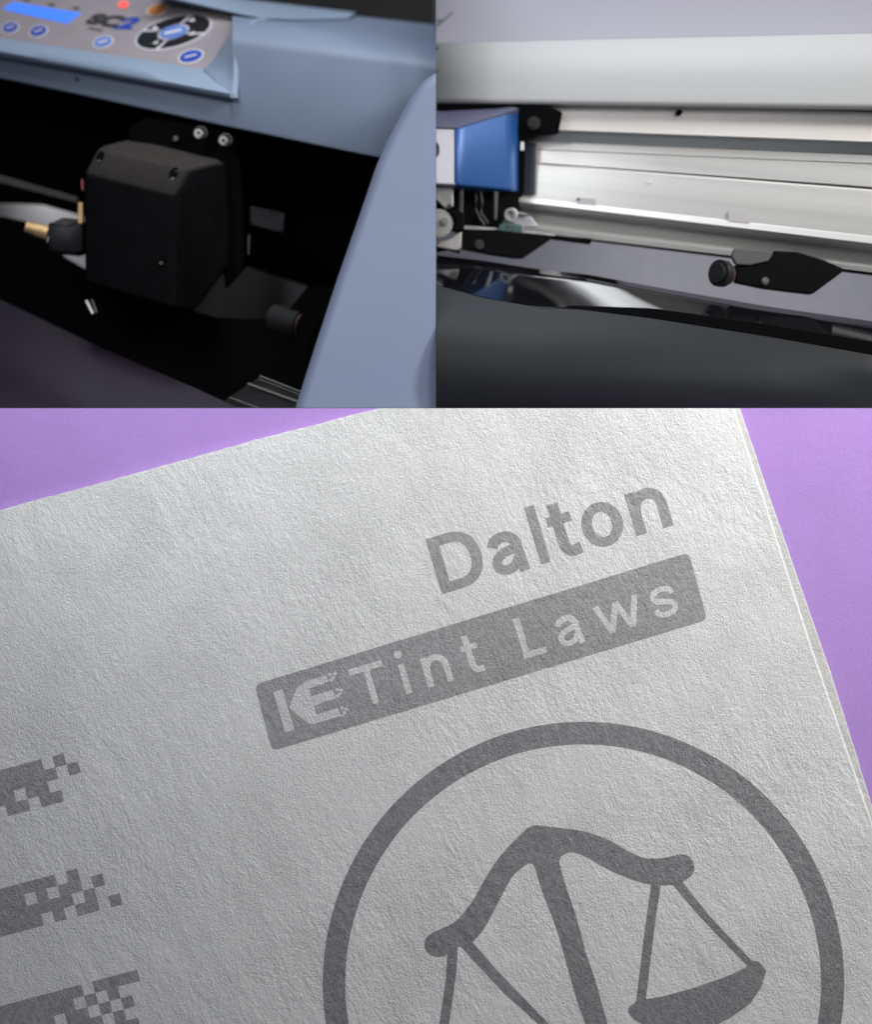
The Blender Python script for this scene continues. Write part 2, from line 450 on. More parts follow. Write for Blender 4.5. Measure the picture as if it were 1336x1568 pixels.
for k, poly in enumerate((
    [(686, 1452), (702, 1446), (699, 1490), (688, 1568), (683, 1640), (668, 1640), (673, 1568), (683, 1500)],
    [(704, 1447), (722, 1440), (755, 1478), (790, 1515), (840, 1566), (905, 1640), (880, 1640), (826, 1568), (772, 1520)],
    [(999, 1345), (1014, 1345), (1004, 1410), (989, 1535), (974, 1540), (986, 1440)],
    [(1026, 1348), (1042, 1345), (1085, 1400), (1155, 1474), (1143, 1476), (1072, 1402)],
    [(964, 1541), (976, 1532), (1017, 1525), (1064, 1512), (1112, 1495), (1143, 1481), (1145, 1470), (1163, 1472), (1174, 1486), (1167, 1510),
     (1150, 1536), (1119, 1558), (1095, 1570), (1050, 1580), (1010, 1577), (989, 1570), (972, 1560), (963, 1550)],
    [(650, 1690), (665, 1632), (700, 1660), (800, 1655), (882, 1632), (905, 1622), (910, 1650), (880, 1695), (810, 1730), (720, 1730)],
    [(905, 1625), (948, 1625), (975, 1740), (1080, 1760), (1085, 1790), (840, 1830), (835, 1800), (935, 1750)])):
    sca.append(shape2d([poly], YC-.22-.06*k))
link('printed_scales', join(*sca), m_ink_dark, card, clip=False)

# broken-up bars at the left
def cells(org, rows, i0, j0, ext):
    u = (17.2, -4.6); v = (4.6, 17.2); bm = bmesh.new(); vd = {}
    def vt(i, j):
        if (i, j) not in vd: vd[(i, j)] = bm.verts.new(W(org[0]+(i-.5)*u[0]+(j-.5)*v[0], org[1]+(i-.5)*u[1]+(j-.5)*v[1], YC-.15))
        return vd[(i, j)]
    for j, r in enumerate(rows):
        r = '#'*ext+r
        for i, c in enumerate(r):
            if c == '#':
                I = i+i0-ext; J = j+j0
                bm.faces.new((vt(I, J), vt(I+1, J), vt(I+1, J+1), vt(I, J+1)))
    return bm
for org, rows, i0, j0 in (((91, 1164), ("#######.#.", "########.#", "####.##...", "##.##.##.."), -8, 0),
                          ((177, 1378), ("#######.#...", "####.#.##.#.", "########.#..", "#####.#.##.#"), -11, -3),
                          ((196, 1534), ("##########.####", "#########.#.#..", "#######.##.#.#.", "###########.#..", "#########.#.##."), -13, -2)):
    link('printed_pixel_bar', cells(org, rows, i0, j0, 14), m_ink_soft, card, clip=False)

# ------------------------------------------------------------------ LEFT: grey-blue cutter
CLIP = CL_LEFT
m_blue = mat('grey_blue_plastic', (.142, .176, .245), .56, spec=.45, var=.04, vscale=30, bump=[(900, .00015, .12, (1,1,1))])
m_blue_lip = mat('grey_blue_lip', (.21, .265, .345), .34, spec=.5, var=.03, vscale=30, bump=[(900, .00012, .1, (1,1,1))])
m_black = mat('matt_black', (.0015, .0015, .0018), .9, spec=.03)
m_carr = mat('black_moulded_plastic', (.0022, .0022, .0026), .85, spec=.03, var=.3, vscale=90, bump=[(1100, .0003, .35, (1,1,1))])
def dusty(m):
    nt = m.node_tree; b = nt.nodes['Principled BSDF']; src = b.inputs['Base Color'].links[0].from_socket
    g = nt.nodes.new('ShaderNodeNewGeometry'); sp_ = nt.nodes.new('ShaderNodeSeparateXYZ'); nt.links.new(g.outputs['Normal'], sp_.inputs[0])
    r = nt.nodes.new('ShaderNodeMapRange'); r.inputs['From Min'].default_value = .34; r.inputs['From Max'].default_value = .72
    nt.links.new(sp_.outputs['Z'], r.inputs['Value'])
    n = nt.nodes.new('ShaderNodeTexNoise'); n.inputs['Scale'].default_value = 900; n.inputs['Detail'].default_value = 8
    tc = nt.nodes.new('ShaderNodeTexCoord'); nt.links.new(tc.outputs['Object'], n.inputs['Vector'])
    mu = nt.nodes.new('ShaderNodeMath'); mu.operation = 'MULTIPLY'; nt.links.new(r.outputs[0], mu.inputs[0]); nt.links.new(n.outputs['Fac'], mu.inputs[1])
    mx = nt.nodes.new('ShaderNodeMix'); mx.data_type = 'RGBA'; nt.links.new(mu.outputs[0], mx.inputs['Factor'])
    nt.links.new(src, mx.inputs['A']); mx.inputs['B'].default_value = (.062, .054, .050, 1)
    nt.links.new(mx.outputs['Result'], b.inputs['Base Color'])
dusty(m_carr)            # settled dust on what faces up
m_dust = mat('dusty_black_plastic', (.055, .048, .045), .8, spec=.2, var=.35, vscale=120, bump=[(1100, .0003, .35, (1,1,1))])
m_steel = mat('steel', (.22, .215, .21), .35, metal=1)
m_dsteel = mat('dark_steel', (.06, .06, .06), .4, metal=1, var=.4, vscale=60)
m_brass = mat('brass', (.40, .26, .12), .45, metal=.5, var=.2, vscale=120)
m_hole = mat('hole_black', (.001, .001, .001), .9, spec=.05)
m_panel = mat('panel_sheet', (.235, .205, .215), .5, spec=.4, var=.04, vscale=60)

cut = empty('vinyl_cutter', W(330, 560, 400), 'grey-blue vinyl cutter with lit blue display and black blade carriage, left machine', 'vinyl cutter')
hf = lambda x: 1/(1/(D+430)+x/668*(1/(D+190)-1/(D+430)))-D           # depth of the hood's lower front edge
def row(pts, dy, dY): return [(x, y+dy, hf(x)+dY) for x, y in pts]
xs = (-140, 0, 130, 300, 480, 668, 720)
bot = [(-140, 92), (0, 119), (130, 146), (300, 183), (480, 220.5), (600, 245), (720, 270)]
brk = [(-140, 10), (0, 27), (369, 73), (653, 108), (720, 116)]      # end of the rounding
top1 = [(-140, -40), (0, -22), (468, 38), (668, 64), (720, 71)]     # start of the rounding
rear = [(-140, -60), (0, -38), (545, 25), (668, 38), (720, 44)]
def cutx(r, x0):
    out = []
    for a, b in zip(r, r[1:]):
        if a[0] < x0 <= b[0]:
            t = (x0-a[0])/(b[0]-a[0]); out.append(tuple(p+(q-p)*t for p, q in zip(a, b)))
        if b[0] >= x0: out.append(b)
    return out
R_ = [row(rear, 0, 370), row(rear, 4, 320), row(top1, 0, 150)]
r0 = row(top1, 0, 150); r1 = row(brk, 0, 6)
A0, A1 = lerp_row(r0, 12), lerp_row(r1, 12)
for k in range(1, 11):
    ph = math.pi/2*k/10
    R_.append([(p[0]+(q[0]-p[0])*k/10, p[1]+(q[1]-p[1])*(1-math.cos(ph)), p[2]+(q[2]-p[2])*math.sin(ph)) for p, q in zip(A0, A1)])
R_ += [row(bot, -4, 0), row(bot, 0, 2), row(bot, 1, 10)]
link('hood', bm_loft([cutx(r, 356) for r in R_], 40, (0, 9, 1)), m_blue, cut, smooth=True, angle=50)
fs = [(-140, 50), (0, 76), (120, 98), (366, 144)]
def upto(r, x1): return [(2*x1-a, b, c) for a, b, c in cutx([(2*x1-p[0], p[1], p[2]) for p in r[::-1]], x1)][::-1]
link('hood_front_strip', bm_loft([row(fs, -6, 14), row(fs, 0, 8), *[upto(row(bot, d, e), 357) for d, e in ((-4, 0), (0, 2), (1, 10))]], 30, (0, 9, 1)), m_blue, cut, smooth=True, angle=50)
# raised shell round the control panel
hs = lambda x: hf(x)
lipA = [(-140, 36), (0, 58), (210, 90), (311, 106)]
lipB = [(-140, 58), (0, 84), (120, 105), (359, 150)]
rA = [(x, y, hf(x)+22) for x, y in lipA]; rB = [(x, y, hf(x)-22) for x, y in lipB]
mid = [(-140, 44, hf(-140)-10), (0, 68, hf(0)-14), (210, 101, hf(210)-14), (337, 130.2, .45*(hf(311)+22)+.55*(hf(359)-22)-3)]
rows_l = [rA, [(x, y+2, Y-6) for x, y, Y in rA]]+[mid]+[[(x, y-5, Y-3) for x, y, Y in rB], rB, [(x, y+1.5, Y+5) for x, y, Y in rB], [(x, y+2, Y+26) for x, y, Y in rB]]
shell = link('panel_surround', bm_loft(rows_l, 30, (0, 20, 0)), m_blue_lip, cut, smooth=True, angle=60)
side_in = [(311, 106, hf(311)+22), (320, 100, hf(320)+28), (330, 87, hf(330)+46), (345, 63, hf(345)+72), (360, 45, hf(360)+98), (381, 28, hf(381)+135), (405, 25, hf(405)+150)]
ridge = [(359, 150, hf(359)-22), (361, 128, hf(361)-8), (362, 100, hf(362)+4), (364, 72, hf(364)+18), (372, 48, hf(372)+45), (388, 34, hf(388)+72), (412, 30, hf(412)+128)]
rin = lerp_row(side_in, 14); rid = lerp_row(ridge, 14)
mid_ = [tuple(a*.45+b*.55-(0, 0, 3)[q] for q, (a, b) in enumerate(zip(p, r))) for p, r in zip(rin, rid)]
o1 = [(x+2.5, y, Y+1) for x, y, Y in rid]; o2 = [(x+5, y+.5, Y+9) for x, y, Y in rid]; o3 = [(x+6, y+1, Y+30) for x, y, Y in rid]
r_in2 = [(x-4, y, Y-5) for x, y, Y in rid]
link('surround_cheek', bm_loft([rin, mid_, r_in2, rid, o1, o2, o3], 30, (0, 14, 0)), m_blue_lip, shell, smooth=True, angle=60)
# rear border of the surround
bord = [(255, -26, 500), (375, -1, 530), (500, 14, 560), (545, 19, 572)]
bord2 = [(225, -12, 420), (300, 6, 424), (385, 26, 408), (450, 30.5, 440), (533, 29, 520)]
bord3 = [(225, -10, 430), (300, 9, 432), (405, 31, 416), (450, 35, 450), (530, 33, 536)]
link('surround_rear', bm_loft([bord, *roll(bord, bord2, 4, 7)[1:], bord3], 24, (0, 10, 0)), m_blue_lip, shell, smooth=True, angle=60)

# control panel
PP = Plane((0, 58, hf(0)+22), (311, 106, hf(311)+22), (381, 28, hf(381)+138))
def on(poly, off, vec=None, thick=.6): return bm_prism([PP.at(x, y, off) for x, y in poly], -PP.n*thick)
panel = link('control_panel', on([(-140, 36), (0, 58), (210, 90), (300, 104.5), (311, 106), (318, 103), (330, 87), (345, 63), (360, 45), (381, 28), (340, 16), (300, 5), (225, -12), (100, -40), (-140, -80)], 0, thick=6), m_panel, cut)
m_lcd = mat('lit_display', (.02, .08, .35), .3, emit=(.055, .19, .85), estr=.95)
m_btn = mat('blue_button', (.012, .045, .30), .35, spec=.5)
m_btn2 = mat('pale_blue_button', (.10, .17, .42), .35, spec=.5)
m_org = mat('orange_button', (.55, .22, .05), .4)
m_rim = mat('white_rim', (.48, .46, .48), .5)
m_dial = mat('dial_black', (.008, .008, .010), .3, spec=.5)
m_arrow = mat('white_print', (.55, .55, .56), .5)
m_led = mat('lit_red_lamp', (.5, .05, .04), .4, emit=(1, .13, .12), estr=.75)
m_print = mat('black_print', (.02, .02, .022), .5)
link('display', on([(4, 15), (20, 4), (125, 21), (103, 37)], 1.0), m_lcd, panel)
def button(cx, cy, rx, ry, m, rot=-14, rim=True):
    if rim: link('button_rim', on(ell(cx, cy, rx*1.18, ry*1.25, rot), .5), m_rim, panel)
    return link('button', on(ell(cx, cy, rx, ry, rot), 1.3, thick=1.2), m, panel)
for cx, cy, rx, ry, m in ((16, 43, 12, 7, m_btn), (59, 48.5, 13, 7.3, m_btn), (158, 65, 14, 7.5, m_btn2), (292.5, 87, 17.5, 8.5, m_btn)):
    bt = button(cx, cy, rx, ry, m)
    link('button_mark', on([(cx-rx*.55, cy+1), (cx+rx*.5, cy-3.2), (cx+rx*.55, cy-1), (cx-rx*.5, cy+3.2)], 1.9, thick=.3), m_arrow if m is m_btn2 else m_rim, panel)
button(241, 15.5, 15.5, 7.5, m_org)
link('lamp', on(ell(189, 8, 8.5, 5.6, -8), 1.4), m_led, panel)
link('dial_rim', on(ell(266, 50, 61, 23.5, -15.5, n=48), .5), m_rim, panel)
# four dark keys of the round pad
def sector(a0, a1):
    o = ell(266, 50, 58, 21.5, -15.5, n=12, a0=a0, a1=a1); i = ell(266, 50, 25, 10.5, -15.5, n=12, a0=a0, a1=a1)
    return o+i[::-1]
for a0, a1 in ((-52, 38), (46, 118), (126, 218), (226, 300)):
    link('pad_key', on(sector(a0, a1), 1.2), m_dial, panel)
link('pad_centre', on(ell(266, 50, 22, 9.6, -12), 1.6, thick=1.2), m_btn2, panel)
link('pad_centre_mark', on([(252, 51.5), (278, 45.5), (279, 48.5), (253, 54.5)], 2.1, thick=.3), m_arrow, panel)
for t in ([(288, 34), (298, 28.5), (298, 34)], [(288, 55), (298, 49), (298, 55)], [(233, 68), (244, 63), (240, 69)], [(232, 47), (238, 41), (244, 46)]):
    link('pad_arrow', on(t, 1.8, thick=.3), m_arrow, panel)
# model mark: dark letters and a blue figure
def text_on(body, pts4, m, name, weight, off=1.0):
    cu = bpy.data.curves.new('t', 'FONT'); cu.body = body; cu.size = 1; cu.offset = weight; cu.resolution_u = 4
    o = bpy.data.objects.new('t', cu); sc.collection.objects.link(o)
    dg = bpy.context.evaluated_depsgraph_get(); me = bpy.data.meshes.new_from_object(o.evaluated_get(dg)); bpy.data.objects.remove(o)
    bm = bmesh.new(); bm.from_mesh(me); bpy.data.meshes.remove(me)
    xs_ = [v.co.x for v in bm.verts]; ys_ = [v.co.y for v in bm.verts]
    a, b, c, d = [Vector(p) for p in pts4]       # bl, br, tr, tl
    for v in bm.verts:
        s = (v.co.x-min(xs_))/(max(xs_)-min(xs_)); t = (v.co.y-min(ys_))/(max(ys_)-min(ys_))
        q = (a*(1-s)+b*s)*(1-t)+(d*(1-s)+c*s)*t; v.co = PP.at(q.x, q.y, off)
    return link(name, bm, m, panel, clip=False)
text_on('SC', [(128, 37), (176, 44), (196, 26), (146, 21)], m_print, 'panel_lettering', .07)
text_on('2', [(172, 45), (200, 46), (222, 28), (196, 27)], m_btn, 'panel_figure', .05)
link('panel_lettering', on([(136, 43), (158, 46.5), (157, 48.5), (135, 45)], .9, thick=.3), m_print, panel)
for x, y in ((42, 0), (80, 7.5), (118, 13)):
    link('panel_mark', on([(x-5, y-1.5), (x+5, y+.5), (x+3, y+3), (x-7, y+1)], .9, thick=.3), m_print, panel)
# little chip on the hood face
link('hood_chip', prism(ell(117, 121, 2.6, 3.2), lambda x: hf(x)-1.2, (0, 3, 0)), mat('chip_brown', (.06, .05, .045), .8), cut)

# side cover in front on the right
cov = smoothloop([(668, 112), (655, 121), (643, 134), (630, 152), (617, 176), (600, 208), (580, 252), (556, 322), (520, 425), (487, 525), (455, 625)], 1)
cov = [(700, 104), (668, 112), (655, 121), (643, 134), (630, 152), (617, 176), (600, 208), (580, 252), (556, 322), (520, 425), (487, 525), (455, 625), (448, 650)]
c_back = [(x-3, y+1, 128) for x, y in cov]; c1 = [(x, y, 116) for x, y in cov]
c2 = [(x+4, y+1.5, 104) for x, y in cov]; c3 = [(x+12, y+4, 99) for x, y in cov]; c4 = [(760, 108+(y-104)*.98, 92) for x, y in cov]
link('side_cover', bm_loft([c_back, c1, c2, c3, c4], 60, (0, 60, 0)), mat('grey_blue_cover', (.168, .200, .285), .55, spec=.4, var=.03, vscale=14), cut, smooth=True, angle=60)

# black interior back, with the opening above the bed
IB = 560
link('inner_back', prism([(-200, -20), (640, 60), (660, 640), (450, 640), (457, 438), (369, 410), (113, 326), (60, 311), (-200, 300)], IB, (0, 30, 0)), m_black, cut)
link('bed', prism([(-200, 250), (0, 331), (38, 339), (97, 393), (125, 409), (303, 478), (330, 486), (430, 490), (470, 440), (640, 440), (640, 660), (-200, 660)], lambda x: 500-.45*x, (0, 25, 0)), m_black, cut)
link('floor_backdrop', prism([(-200, 200), (160, 200), (160, 460), (-200, 460)], 700, (0, 8, 0)),
     mat('pale_floor_sheet', (.6, .6, .63), .6, var=.1, vscale=20), cut)  # pale stand-in for the floor seen through the gap
area('added_rear_fill', (-760, 610, 480), (-600, 760, 300), 60, .03, (1, 1, 1))  # added fill hidden behind the inner back, brightens the pale sheet
link('shaded_floor', prism([(290, 400), (369, 405), (470, 438), (470, 480), (360, 500), (290, 490)], 520, (0, 12, 0)),
     mat('floor_shade', (.045, .045, .046), .6, var=.2, vscale=30), cut)  # same floor further right, its fading light put into a darker colour
# faint upper rail in the dark
link('inner_rail', prism([(-100, 250), (0, 268), (118, 302), (118, 309), (0, 279), (-100, 262)], 470, (0, 20, 0)), mat('dark_rail', (.006, .006, .006), .5), cut)
link('carriage_bracket', prism([(196, 196), (222, 180), (360, 200), (366, 240), (372, 330), (373, 408), (345, 440), (330, 330), (200, 240)], 330, (0, 30, 0), bevel=2), m_black, cut)

# carriage
def carr():
    F = Plane((129, 266, 252), (267, 303, 205), (130, 432, 236))
    f = [(129, 266), (267, 303), (267, 466), (250, 466), (132, 434)]
    A = [F.at(*p) for p in f]
    return F, A
F_, A_ = carr()
bm = bmesh.new()
def V_(px, py, Y): return bm.verts.new(W(px, py, Y))
# front face ring, top bevel, top plate, right side
fl = V_(129, 267, 252); fr = V_(270, 304, 205); bl = V_(131, 433, 232); br = V_(268, 474, 190)
tl = V_(150, 226, 290); tr = V_(287, 258, 242)
ul = V_(207, 212, 345); ur = V_(338, 246, 300)
ml = V_(163, 224, 300)
sr = V_(346, 270, 305); sb = V_(353, 405, 305); sb2 = V_(322, 442, 290); sb3 = V_(300, 474, 270)
bkl = V_(131, 420, 380); ukl = V_(170, 222, 400); ukr = V_(352, 252, 400); ulb = V_(129, 280, 380)
bkr = V_(354, 405, 400); bkb = V_(300, 470, 380)
for f in ((fl, fr, br, bl), (fl, tl, tr, fr), (tl, ul, ur, tr), (fr, tr, ur, sr), (fr, sr, sb, sb2), (fr, sb2, sb3, br)):
    bm.faces.new(f)
for f in ((ul, ukl, ukr, ur), (ur, ukr, sr), (sr, ukr, bkr, sb), (sb, bkr, sb2), (sb2, bkr, bkb, sb3), (sb3, bkb, bkl, bl, br), (fl, bl, bkl, ulb), (fl, ulb, ukl, tl), (tl, ukl, ul), (ulb, bkl, bkb, bkr, ukr, ukl)):
    bm.faces.new(f)
bm.verts.remove(ml)
bmesh.ops.recalc_face_normals(bm, faces=bm.faces[:])
bmesh.ops.bevel(bm, geom=bm.edges[:], offset=9*K, segments=4, affect='EDGES', clamp_overlap=True, profile=.5)
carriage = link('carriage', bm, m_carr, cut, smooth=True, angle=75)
# dust lies on the sloping top: thin skins
TB = Plane((129, 267, 252), (270, 304, 205), (163, 226, 290))
# screws
def hole(px, py, rx, ry, Y, rot):
    link('screw_hole', prism(ell(px, py, rx, ry, rot), Y, (0, 6, 0)), m_hole, carriage)
HP = Plane((129, 267, 252), (270, 304, 205), (225, 242, 266))
for px, py, rx, ry, rot in ((154, 240, 8.5, 5, -62), (266.5, 267, 10.5, 6.5, -62)):
    link('screw_hole', bm_prism([HP.at(x, y, 1.6) for x, y in ell(px, py, rx, ry, rot)], -HP.n*3), m_hole, carriage)
    link('carriage_screw', bm_prism([HP.at(x, y, 2.0) for x, y in ell(px-2, py+8, 3.6, 2.0, -20)], -HP.n*2), m_dsteel, carriage)
FP = Plane((129, 267, 252), (270, 304, 205), (131, 433, 232))
link('screw_hole', bm_prism([FP.at(x, y, .8) for x, y in ell(248, 400, 5, 7, 0)], -FP.n*3), m_hole, carriage)
link('carriage_screw', bm_prism([FP.at(x, y, 1.2) for x, y in ell(247, 403, 3, 3, 0)], -FP.n*2), mat('dull_screw', (.03, .03, .03), .4, metal=.6), carriage)
# head screws above the carriage
for px, py in ((305, 204), (343, 215)):
    c = W(px, py, 300)
    s = link('washer', bm_ring(W(px+2, py-.5, 305), 11.5, 9.3, 2, (0, 1, 0)), m_dsteel, cut)
    hd = link('screw', bm_cyl(W(px-1, py, 292), 7.5, 16, (0, 1, 0), bevel=2.2), m_steel, cut, smooth=True, angle=50)
    link('screw_recess', bm_cyl(W(px-1, py, 291.6), 3.2, 3, (0, 1, 0), seg=6), m_hole, hd)
link('small_screw', bm_cyl(W(269, 212, 325), 4, 6, (0, 1, 0), bevel=1), m_dsteel, cut)
# cable connector on the carriage's left
link('connector', prism([(73, 343), (95, 333), (125, 336), (127, 345), (127, 384), (112, 389), (80, 385), (74, 378)], 300, (0, 50, 0), bevel=4), mat('connector_plastic', (.004, .004, .006), .4, spec=.2, var=.4, vscale=60), cut, smooth=True)
link('connector_top', prism([(76, 342), (96, 334), (122, 337), (104, 347)], 296, (0, 4, 0), bevel=1), m_dust, cut)
link('brass_nozzle', join(bm_cyl(W(40, 347, 310), 9.5, 20, (1, .1, -.32), r2=11), bm_cyl(W(56, 352, 308), 12, 20, (1, .1, -.3))), m_brass, cut, smooth=True)
link('brass_pin', prism([(119, 310), (127, 310), (127, 343), (119, 343)], 296, (0, 12, 0), bevel=2), m_brass, cut)
link('red_wire', prism([(124, 274), (128, 276), (128, 293), (124, 290)], 300, (0, 8, 0), bevel=1), mat('red_plastic', (.20, .008, .006), .5), cut)
link('blade_holder', join(tube([W(133, 461, 250), W(143, 481, 245)], 4), tube([W(141, 459, 246), W(148, 479, 241)], 2)), mat('glossy_tip', (.07, .07, .07), .2), cut, smooth=True)
# sensor in the dark right of the carriage
sp = link('sensor', prism([(383, 316), (399, 318), (401, 321), (412, 323), (412, 320), (434, 326), (432, 354), (417, 351), (383, 342)], 360, (0, 20, 0), bevel=1), mat('sensor_body', (.003, .003, .006), .35, spec=.2, var=.5, vscale=80), cut)
link('sensor_rim', join(tube([W(384, 317, 357), W(434, 326.5, 357)], .9), tube([W(434, 326.5, 357), W(432, 354, 357)], .8), tube([W(386, 343, 357), W(430, 355, 357)], .7), tube([W(410, 322, 357), W(408, 330, 357)], .7)), m_dsteel, sp)
link('post', tube([W(381, 360, 356), W(380, 390, 356)], 2.4), m_dsteel, cut, smooth=True)
# pinch roller
rd = Vector((.86, -.42, -.24)).normalized()
rc = W(417, 486, 330)
rl = link('pinch_roller', bm_cyl(rc, 25, 62, rd, bevel=4), mat('rubber', (.006, .006, .006), .6, spec=.2, var=.3, vscale=70), cut, smooth=True, angle=50)
link('roller_hub', join(bm_ring(rc+rd*62*K, 22, 19, 2.5, rd), bm_ring(rc+rd*62*K, 14, 12.5, 2.5, rd)), mat('copper_ring', (.07, .03, .024), .4, metal=.7), rl)
link('roller_axle', bm_cyl(rc+rd*60*K, 8, 34, rd, bevel=2), m_dsteel, rl, smooth=True)
link('roller_arm', tube([W(484, 468, 300), W(492, 486, 280), W(478, 515, 280), W(470, 556, 290)], 5), m_black, cut, smooth=True)
# aluminium rail under the side cover
ar = lambda x: 330-.3*x
link('lower_rail', prism([(345, 612), (398, 577), (500, 612), (500, 650), (345, 650)], ar, (0, 30, -6), bevel=1.5), mat('worn_aluminium', (.016, .016, .016), .35, metal=.4, var=.5, vscale=30, stretch=(1, 1, 6)), cut)
for a, b, r in (((398, 576), (470, 604), 2.2), ((380, 588), (460, 617), 3.0), ((352, 609), (420, 634), 1.6), ((398, 581), (470, 609), 1.4)):
    link('rail_edge', tube([W(a[0], a[1], ar(a[0])-4), W(b[0], b[1], ar(b[0])-4)], r), mat('rail_glint', (.04, .04, .038), .4, metal=.5), cut, smooth=True)

# dark vinyl sheet coming over the front, lower left
m_film_l = mat('dark_purple_film', (.008, .0045, .0095), .4, spec=.16, var=.12, vscale=6)
fe = [(-120, 398), (0, 459), (45, 480), (160, 535), (300, 595), (372, 628), (430, 655)]
fr_ = [[(x, y, 330-.36*x) for x, y in fe]]
for k in range(1, 13):
    a = k/12
    fr_.append([(x-10*a, y+210*a**1.0, 330-.36*x-150*math.sin(a*math.pi/2)) for x, y in fe])
CLIP = CL_LEFT
link('vinyl_film', bm_loft(fr_, 40, (0, 5, 0)), m_film_l, None, smooth=True, origin=W(100, 600, 260),
     tag={'label': 'dark purple-black film sheet curving over the front of the grey-blue cutter', 'category': 'vinyl film'})

# ------------------------------------------------------------------ RIGHT: white and aluminium cutter
CLIP = CL_RIGHT
m_white = mat('off_white_enamel', (.35, .35, .348), .5, spec=.4, var=.02, vscale=10)
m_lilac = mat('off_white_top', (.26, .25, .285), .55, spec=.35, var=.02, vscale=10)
m_alu = mat('brushed_aluminium', (.70, .69, .665), .34, metal=.55, var=.16, vscale=70, slope=-9, stretch=(.012, .012, 1.0))
m_alu_d = mat('dark_aluminium', (.34, .36, .365), .45, metal=.3, var=.12, vscale=60, stretch=(.05, .05, 1))
m_blk = mat('black_enamel', (.0018, .0018, .0022), .6, spec=.04)
m_silver = mat('silver_paint', (.54, .53, .58), .35, metal=.3, var=.06, vscale=900)
m_cblue = mat('metallic_blue', (.016, .072, .23), .40, metal=.25, var=.10, vscale=900, coat=0)
m_cblue_d = mat('deep_blue_edge', (.004, .020, .12), .45, metal=0, spec=.3)

rig = empty('vinyl_printer', W(1000, 560, 400), 'white and aluminium cutting plotter with a metallic blue carriage, right machine', 'plotter')
gf = lambda x: 1/(1/(D+330)+(x-668)/668*(1/(D+90)-1/(D+330)))-D      # right end comes nearer
X0, X1 = 640, 1480
def ln(y0, y1):                     # line through (668,y0),(1336,y1) drawn from X0 to X1
    s = (y1-y0)/668.0
    return [(X0, y0+s*(X0-668)), (1000, y0+s*332), (X1, y0+s*(X1-668))]
def gr(y0, y1, dY): return [(x, y, gf(x)+dY) for x, y in ln(y0, y1)]
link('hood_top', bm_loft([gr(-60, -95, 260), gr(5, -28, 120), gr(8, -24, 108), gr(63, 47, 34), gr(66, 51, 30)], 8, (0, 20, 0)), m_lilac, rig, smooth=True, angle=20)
link('hood', bm_loft([gr(65.5, 50.5, 33), gr(67, 52, 28), gr(120, 118, 14), gr(150, 158, 6), gr(156, 165, 6), gr(158.5, 168, 12), gr(159, 169, 30)], 8, (0, 40, 0)), m_white, rig, smooth=True, angle=75)
# mark on the hood
HT = lambda x: gf(x)+62
def stroke(pts, w, Yf, dY):
    return tube([W(x, y, Yf(x)+dY) for x, y in pts], w, 6)
HTp = Plane((668, 8, gf(668)+108), (1336, -24, gf(1336)+108), (668, 63, gf(668)+34))
def flat_on(PL, poly, off=.8, th=.5): return bm_prism([PL.at(x, y, off) for x, y in poly], -PL.n*th)
m_mark = mat('grey_mark', (.10, .10, .11), .5)
link('hood_emblem', join(flat_on(HTp, [(666, 43), (668, 40), (693, 19), (694, 20.5), (670, 42)]), flat_on(HTp, [(660, 36), (672, 30), (679, 31), (674, 35), (671, 33), (660, 39)])), m_mark, rig)
HFp = Plane((668, 67, gf(668)+28), (1336, 52, gf(1336)+28), (668, 120, gf(668)+14))
link('hood_mark', flat_on(HFp, ell(669.5, 74, 2.2, 2)), m_blk, rig)
link('hood_mark', flat_on(HFp, ell(668.8, 110, 1.8, 2.2)), m_blk, rig)

# aluminium beam: upper strip, dark channel, face, lip and underside
link('beam_upper', bm_loft([gr(152, 172, 35), gr(192, 217, 32)], 8, (0, 20, 0)), mat('bright_aluminium', (.80, .765, .73), .4, metal=.2, var=.04, vscale=90, stretch=(.03, .03, 1)), rig)
link('beam_channel', bm_loft([gr(191, 216.5, 42), gr(211, 236, 52), gr(212, 238, 56)], 8, (0, 20, 0)), m_alu_d, rig)
B = bm_loft([gr(210, 237, 60), gr(211, 238, 52), gr(222, 250, 50), gr(222.6, 250.8, 53), gr(223.4, 251.8, 53), gr(224, 252.5, 50), gr(238, 286, 48)], 8, (0, 20, 0))
link('beam_face_upper', B, m_alu, rig)
link('beam_groove', bm_loft([gr(236, 286, 58), gr(240, 293, 58)], 8, (0, 10, 0)), mat('groove', (.10, .09, .09), .6), rig)
fb = [gr(239, 290.5, 46), gr(241, 293, 43), gr(280, 352, 40), gr(287, 362, 40), gr(288, 363.5, 36), gr(293.5, 373, 33), gr(297, 376, 36), gr(299, 378, 50)]
link('beam_face', bm_loft(fb, 8, (0, 20, 0)), m_alu, rig, smooth=True, angle=20)
link('beam_underside', bm_loft([gr(298, 376, 62), gr(305, 386, 74), gr(318, 396, 70), gr(330, 410, 58), gr(338, 417, 60)], 8, (0, 20, 0)), m_alu, rig, smooth=True, angle=30)
link('beam_foot', bm_loft([gr(337, 417, 66), gr(339, 420, 66)], 8, (0, 20, 0)), m_blk, rig)
BP = Plane((668, 241, gf(668)+43), (1336, 293, gf(1336)+43), (668, 280, gf(668)+40))
m_tape = mat('grey_sticker', (.36, .34, .35), .7)
for q in ([(884, 303), (913, 305), (913, 320), (884, 318)], [(1116, 323), (1149, 327), (1148, 342), (1116, 339)]):
    link('sticker', flat_on(BP, q, 1.9, 1.0), m_tape, rig)
link('sticker_speck', flat_on(BP, ell(887, 306, 2.2, 1.6), 2.4), m_blk, rig)
link('beam_screw', join(flat_on(BP, ell(994, 277, 5.0, 5.0), 1.3, 2)), m_alu, rig)
link('hood_clip', prism(ell(1041, 172, 4.5, 4), lambda x: gf(x)+22, (0, 12, 0)), m_blk, rig)

